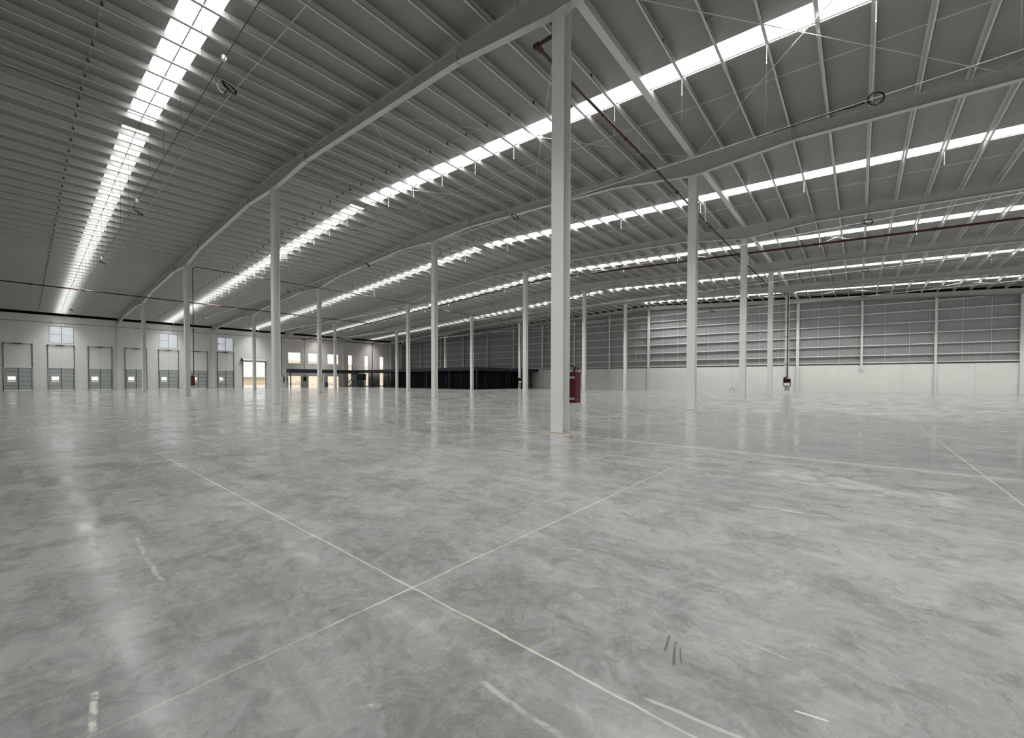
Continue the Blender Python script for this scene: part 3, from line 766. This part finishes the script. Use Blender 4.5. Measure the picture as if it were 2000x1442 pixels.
st = empty('steel_stair', (0, 0, 0)); tag(st, 'dark steel switchback stair with a landing in front of the mezzanine', 'staircase')
LZ = 1.75
def flight(p, q, wy0, wy1, n, nm='stringer'):
    for y in (wy0, wy1):
        MB().bar((p[0], y, p[1]+.05), (q[0], y, q[1]), .05, .22).build(nm, M_NAVY, st)
    for k in range(n):
        t = (k+.5)/n; x = p[0]+(q[0]-p[0])*t; z = p[1]+(q[1]-p[1])*(k+1)/n
        MB().box(x-.13, x+.13, wy0+.02, wy1-.02, z-.03, z).build('tread', M_NAVY, st)
    for y in (wy0, wy1):
        r = MB(); r.tube([(p[0], y, p[1]), (p[0], y, p[1]+1.0), (q[0], y, q[1]+1.0), (q[0], y, q[1])], .022, 6)
        r.tube([((p[0]+q[0])/2, y, (p[1]+q[1])/2), ((p[0]+q[0])/2, y, (p[1]+q[1])/2+1.0)], .018, 6); r.build('handrail', M_NAVY, st)
flight((-78.9, 0.05), (-76.3, LZ), 35.7, 36.7, 9)
flight((-76.3, LZ), (-77.9, DZ-.02), 36.75, 37.75, 9)
MB().box(-76.3, -74.1, 35.6, 37.8, LZ-.06, LZ).build('landing', M_NAVY, st)
MB().box(-76.3, -74.1, 35.6, 35.64, LZ-.22, LZ+1.05).build('landing_guard', M_NAVY, st)
MB().box(-74.14, -74.1, 35.64, 37.8, LZ-.22, LZ+1.05).build('landing_guard', M_NAVY, st)
for (x, y) in ((-76.2, 35.72), (-74.2, 35.72), (-76.2, 37.7), (-74.2, 37.7)): MB().box(x-.06, x+.06, y-.06, y+.06, 0, LZ-.06).build('leg', M_NAVY, st)
for y in (36.75, 37.75):
    MB().tube([(-79.6, y, DZ-.02), (-79.6, y, DZ+1.0), (-78.0, y, DZ+1.0), (-78.0, y, DZ)], .022, 6).build('guard_rail', M_NAVY, st)

# ------------------------------------------------------------------ fire pipes
def pipe_thing(name, label, pts, r, mat, couplings=(), hang=()):
    root = empty(name, (0, 0, 0)); tag(root, label, 'pipe')
    MB().tube(pts, r, 10).build('pipe', mat, root, smooth=True)
    for c, ax in couplings:
        c = Vector(c); ax = Vector(ax).normalized()
        MB().tube([c-ax*.09, c+ax*.09], r*1.45, 10).build('coupling', mat, root)
    for (x, y, z) in hang:
        MB().tube([(x, y, z), (x, y, zr(x)+.02)], .008, 5).build('hanger', M_GALV, root)
        MB().ring((x, y, z), r*1.15, .01, (0, 1, 0), 12, 5).build('clip', M_GALV, root)
    return root
AX, AZ = -1.05, 11.5
zc = lambda x: zr(x)-1.18
pipe_thing('sprinkler_pipe', 'red fire pipe over the nearest column row, elbowing to the nearest column', [(.10, .25, AZ), (AX+.08, .25, AZ), (AX, .33, AZ), (AX, 26.9, zc(AX))], .057, M_REDPIPE,
           [((AX, .25, AZ), (1, 0, 0)), ((AX, .4, AZ), (0, 1, 0)), ((AX, 26.9, zc(AX)), (0, 1, 0))]+[((AX, y, AZ), (0, 1, 0)) for y in (6.4, 12.8, 19.2)],
           [(AX, y, AZ) for y in (1.2, 4.5, 7.8, 11, 14.5, 18, 21.5, 25)])
pipe_thing('sprinkler_pipe', 'far end of the red fire pipe, from the cross pipe to the hose reel column', [(AX, 27.1, zc(AX)), (AX, 47.3, 11.6), (.0, 47.6, 11.6)], .05, M_REDPIPE, [((AX, 47.3, 11.6), (0, 1, 0)), ((AX, 36, 11.57), (0, 1, 0))], [(AX, y, 11.58) for y in (31, 35, 39, 43)])
pipe_thing('sprinkler_pipe', 'long red fire pipe crossing the hall from the office wall to the right edge', [(-79.9, 27.0, 9.95), (-79.2, 27, zc(-79.2)), (RIDGE, 27, zc(RIDGE)), (XR-.3, 27, zc(XR))], .075, M_REDPIPE,
           [((x, 27, zc(x)), (1, 0, 0)) for x in range(-74, 38, 6)]+[((AX, 27, zc(AX)), (0, 1, 0))], [(x+.02, 27, zc(x)) for x in [SPC*n for n in range(-56, 28, 3)] if abs(x-RIDGE) > 1])
pipe_thing('sprinkler_pipe', 'thin dark pipe from the cabinet column before the dock doors to the cross pipe', [(-40.0, .42, 1.9), (-40.0, .42, 11.55), (-39.9, .6, 11.68), (-39.8, 1.0, 11.72), (-39.4, 26.8, 11.72), (-39.4, 27.0, zc(-39.4))], .034, M_REDPIPE, [((-40.0, .42, 6), (0, 0, 1))]+[((-39.6, y, 11.72), (0, 1, 0)) for y in (8, 16)], [(-39.45, y, 11.72) for y in (6, 12.5, 18.5, 24)])
pipe_thing('sprinkler_pipe', 'far dark pipe from the cross pipe to the cabinet column by the mezzanine', [(-39.4, 27.2, zc(-39.4)), (-39.4, 47.6, 11.6), (-39.85, 47.75, 11.4), (-39.85, 47.75, 1.95)], .045, M_REDPIPE, [((-39.4, 38, 11.55), (0, 1, 0))], [(-39.4, y, 11.55) for y in (33, 41)])
pipe_thing('sprinkler_pipe', 'red fire pipe running level above the dock side columns, at the left edge', [(-54, YB+.2, 10.55), (-54, 26.9, 10.6)], .06, M_REDPIPE, [((-54, y, 10.55), (0, 1, 0)) for y in range(-15, 26, 6)], [(-54, y, 10.55) for y in range(-14, 26, 6)])
pipe_thing('sprinkler_pipe', 'red pipe high on the office wall with a branch dropping to the deck', [(-80.15, 28.4, 9.92), (-80.15, 44.2, 9.92)], .06, M_REDPIPE, [((-80.15, 28.5, 9.92), (0, 1, 0)), ((-80.15, 43, 9.92), (0, 1, 0))])
pipe_thing('drop_pipe', 'red vertical pipe dropping down the office wall to the mezzanine', [(-80.15, 43.0, 9.92), (-80.15, 43.0, DZ-.1)], .05, M_REDPIPE, [((-80.15, 43, 9.7), (0, 0, 1))])
pipe_thing('drop_pipe', 'dark red vertical pipe beside the pilaster at the left end of the walkway', [(-80.2, 28.2, 9.80), (-80.2, 23.45, 9.80), (-80.2, 23.3, 9.65), (-80.2, 23.3, 2.4), (-80.2, 23.7, 2.1), (-80.2, 23.95, 1.78)], .05, M_REDPIPE, [((-80.2, 23.3, 6), (0, 0, 1))])

# hose reel cabinets
def cabinet(loc, rz, label, detail=True):
    """open front faces local -y, back plate at local y=0"""
    root = empty('hose_reel_cabinet', loc, rz); tag(root, label, 'fire hose cabinet')
    W, H, D = .36, .84, .26
    MB().box(-W, W, -.012, 0, 0, H).build('back_panel', M_RED, root)
    for s in (-1, 1): MB().box(min(s*W, s*(W-.012)), max(s*W, s*(W-.012)), -D, -.012, 0, H).build('side_panel', M_RED, root)
    MB().box(-W+.012, W-.012, -D, -.012, 0, .012).build('bottom_panel', M_RED, root)
    m = MB(); m.hexa([(-W-.02, -D-.03, H), (W+.02, -D-.03, H), (W+.02, 0, H), (-W-.02, 0, H), (-W-.02, -D-.03, H+.02), (W+.02, -D-.03, H+.02), (W+.02, 0, H+.035), (-W-.02, 0, H+.035)]); m.build('lid', M_RED, root)
    m = MB(); m.box(-W, -W+.05, -D-.01, -D, 0, H); m.box(W-.05, W, -D-.01, -D, 0, H); m.box(-W+.05, W-.05, -D-.01, -D, 0, .05); m.box(-W+.05, W-.05, -D-.01, -D, H-.05, H); m.build('door_frame', M_RED, root)
    MB().box(-W+.06, W-.06, -D+.02, -D+.03, .08, .40).build('folded_hose', M_WHITE, root)
    MB().ring((0, -D+.08, .46), .17, .035, (0, 1, 0), 18, 6).build('hose_reel', M_RED, root)
    m = MB(); m.tube([(-.24, -.10, H+.0), (-.26, -.10, H+.10), (-.30, -.08, H+.17), (-.18, -.06, H+.23)], .036, 8); vb = m.build('valve_body', M_RED, root)
    MB().ring((-.36, -.10, H+.13), .06, .014, (1, .3, 0), 12, 5).build('valve_wheel', M_RED, vb)
    return root
def bracket(x, y, z, dx, dy, root):
    MB().box(min(x, x+dx), max(x, x+dx), min(y, y+dy), max(y, y+dy), z-.03, z+.03).build('strap_bracket', M_SILVER, root)
c1 = cabinet((0.02, .20, .84), math.pi, 'dark red open hose cabinet fixed behind the nearest white column')
for z in (.12, .72): MB().box(-.34, -.19, .002, .05, z-.03, z+.03).build('strap_bracket', M_SILVER, c1)
MB().tube([(-.02, -.06, 1.05), (-.02, -.06, 10.66)], .045, 10).build('riser_pipe', M_REDPIPE, c1, smooth=True)
for z in (1.1, 2.9, 4.7, 6.5, 8.3):
    pc = MB().box(-.22, .22, -.012, .012, z-.02, z+.02).build('pipe_clamp', M_GALV, c1); MB().box(-.235, -.205, -.012, .05, z-.02, z+.02).build('clamp_bolt', M_DOORDK, pc)
c2 = cabinet((-40.18, .20, .93), math.pi, 'dark red hose cabinet on the pipe column in front of the dock doors')
c3 = cabinet((0.08, 47.8, .84), 0, 'open hose reel box with white folded hose on the riser column by the gable wall')
MB().tube([(0.0, -.08, 10.76), (0.0, -.08, 1.15), (-.10, -.09, 1.05), (-.28, -.10, .98), (-.28, -.10, .86)], .055, 10).build('riser_pipe', M_REDPIPE, c3, smooth=True)
for z in (1.05, 2.6, 4.2, 5.8, 7.4, 9.0): MB().box(-.34, .22, -.03, .0, z-.015, z+.015).build('pipe_clamp', M_REDPIPE, c3)
MB().box(-.26, .26, -.04, -.005, -.84+.0, 0).build('mounting_plate', M_WHITE, c3)
c4 = cabinet((-39.80, 47.8, .95), 0, 'small red hose cabinet on the column at the right end of the mezzanine')
c5 = cabinet((XL+.02, 24.05-.05+.05, .90), math.pi/2, 'dark red hose cabinet on the wall beside the first glazed opening')
c5.location = (XL+.001, 24.02, .93)

# ------------------------------------------------------------------ suspended lamp feed wires with coiled cable ends
rown = ['near the leftmost skylight strip', 'before the second rafter', 'beyond the second rafter', 'beyond the red cross pipe', 'near the last rafter']
def wz(k, x): return 10.62+(x+4.7)*.0235 if k == 0 else 9.58
for k in range(5):
    y = -6+12*k; xa = -76.0; xb = 0 if k == 0 else 30
    root = empty('suspended_wire', (0, y, 0)); tag(root, 'long level support wire on drop rods, %s' % rown[k], 'wire')
    MB().tube([(xa, 0, wz(k, xa)), (xb, 0, wz(k, xb))], .011 if k == 0 else .012, 6).build('wire', M_DARKROD if k == 0 else M_PURLIN, root)
    if k == 1: MB().tube([(4.2, .0, 9.56), (6.5, 0, 9.56)], .016, 6).build('black_cable', M_BLACK, root)
    for n in range(-57, 22, 2 if k < 2 else 4):
        x = n*SPC+.02
        if abs(x-RIDGE) < 1.2 or x > xb: continue
        MB().tube([(x, -.05, wz(k, x)), (x, -.05, zr(x)+.01)], .006 if k == 0 else .0035, 4).build('drop_rod', M_DARKROD, root)
        if k > 0: MB().tube([(x, -.05, zr(x)-.62), (x, -.05, zr(x)-.59), (x, -.05, zr(x)-.56), (x, -.05, zr(x)-.03)], [.014, .02, .008, .008], 6).build('turnbuckle', M_WHITE, root)
for k in range(5):
    y = -6+12*k; xs = [6.75-13.4*n for n in range(0, 6)] if k else [-7.0-13.4*n for n in range(0, 5)]
    for n, x in enumerate(xs):
        if x < -76: continue
        dz = wz(k, x)-9.58 if k == 0 else .02
        if k == 0 and dz < .1: dz = .1
        zc0 = wz(k, x)-dz
        root = empty('cable_coil', (x, y, zc0))
        tag(root, 'black coiled cable on the wire %s, %s' % (rown[k], ['nearest the camera', 'second along', 'third along', 'fourth along', 'fifth along', 'sixth along'][n]), 'cable coil', 'coiled lamp cables')
        if k == 0:
            w = lambda u: wz(0, x+u)-zc0
            MB().box(-.50, -.36, -.06, .05, w(-.43)-.03, w(-.43)+.09).build('junction_box', M_WHITE, root, bevel=.01)
            MB().tube([(-1.25, 0, w(-1.25)), (-1.12, .0, w(-1.12)-dz*.35), (-.8, 0, dz*.25), (-.45, 0, .03), (-.2, 0, .0)], .014, 6).build('cable_tail', M_BLACK, root)
        else:
            MB().tube([(-.8, 0, .0), (-.5, .0, -.05), (-.19, .0, -.02)], .012, 6).build('cable_tail', M_BLACK, root)
        m = MB(); m.ring((0, 0, 0), .185, .022, (.30, .55, 1), 24, 7); m.ring((.01, .0, .03), .18, .018, (.40, .45, 1), 24, 7); m.build('coil', M_BLACK, root)

# small hoop by the gable wall
p = gp(-7.8, 0, .5); root = tag(MB().tube([(p.x-.3, p.y, 0), (p.x-.3, p.y, .30), (p.x+.25, p.y, .32), (p.x+.3, p.y, .25), (p.x+.3, p.y, 0)], .05, 8).build('pipe_hoop', M_PLATE), 'small grey pipe hoop standing on the floor at the foot of the gable wall', 'pipe hoop')
# dark skid beside the mezzanine end
# ------------------------------------------------------------------ outside, seen through the openings
M_EARTH = plain('tan_earth', (.66, .54, .40), .9, var=.18, scale=.15, bump=.1)
MB().box(-330, XL-.22, -120, 200, -.35, -.06).build('exterior_ground', M_EARTH)['kind'] = 'structure'
def mat_shed():
    b = NB('white_ribbed_shed'); t, x, y, z = b.coords(); s = b.math('SINE', b.math('MULTIPLY', y, 2*math.pi/.8))
    b.base(b.mix(b.ramp(s, .3, .9, 0, .5), (.80, .84, .88), (.62, .66, .70))); b.p.inputs['Roughness'].default_value = .5
    return b.m
sh = empty('distant_shed', (-132, 30, 0)); tag(sh, 'white ribbed shed seen through the open roller door', 'building')
MB().box(-12, 0, 0.5, 11, 2.3, 16).build('cladding', mat_shed(), sh); MB().box(-12, .4, 0.5, 11, 1.85, 2.3).build('base_beam', M_PLATE, sh); MB().box(-12, -.2, 0.5, 11, -.1, 1.85).build('plinth', M_EARTH, sh)
rnd = random.Random(3)
def heap(x, y, r, h):
    m = MB(); n = 9; base = len(m.v); m.v.append((0, 0, h)); 
    for j, (rf, hf) in enumerate(((.45, .75), (.8, .35), (1, 0))):
        for i in range(n):
            t = 2*math.pi*i/n; q = r*rf*(1+.25*rnd.uniform(-1, 1)); m.v.append((q*math.cos(t), q*math.sin(t), h*hf*(1+.2*rnd.uniform(-1, 1)) if hf else 0))
    for i in range(n): m.f.append((0, 1+i, 1+(i+1) % n))
    for j in range(2):
        for i in range(n): m.f.append((1+j*n+i, 1+(j+1)*n+i, 1+(j+1)*n+(i+1) % n, 1+j*n+(i+1) % n))
    o = m.build('rubble_heap', M_RUBBLE); o.location = (x, y, -.08); return o
M_RUBBLE = plain('brown_rubble', (.50, .41, .31), .95, var=.3, scale=1.2, bump=.3)
for i in range(16):
    o = heap(-92-rnd.uniform(0, 30), 30+rnd.uniform(0, 30), rnd.uniform(.5, 1.4), rnd.uniform(.4, 1.3)); tag(o, 'small brown rubble heap outside, seen through a dock wall opening', 'rubble heap', 'rubble heaps outside')
# tan embankment behind the offices
m = MB(); n = 26
def hz(u): return 8.6-2.2*u+.35*math.sin(u*9)
for i in range(n):
    a, b_ = i/n, (i+1)/n; ya, yb = 40+90*a, 40+90*b_
    m.hexa([(-135, ya, -.3), (-135, yb, -.3), (-175, yb, -.3), (-175, ya, -.3), (-150, ya, hz(a)), (-150, yb, hz(b_)), (-172, yb, hz(b_)), (-172, ya, hz(a))])
m.build('exterior_embankment', M_EARTH)['kind'] = 'structure'
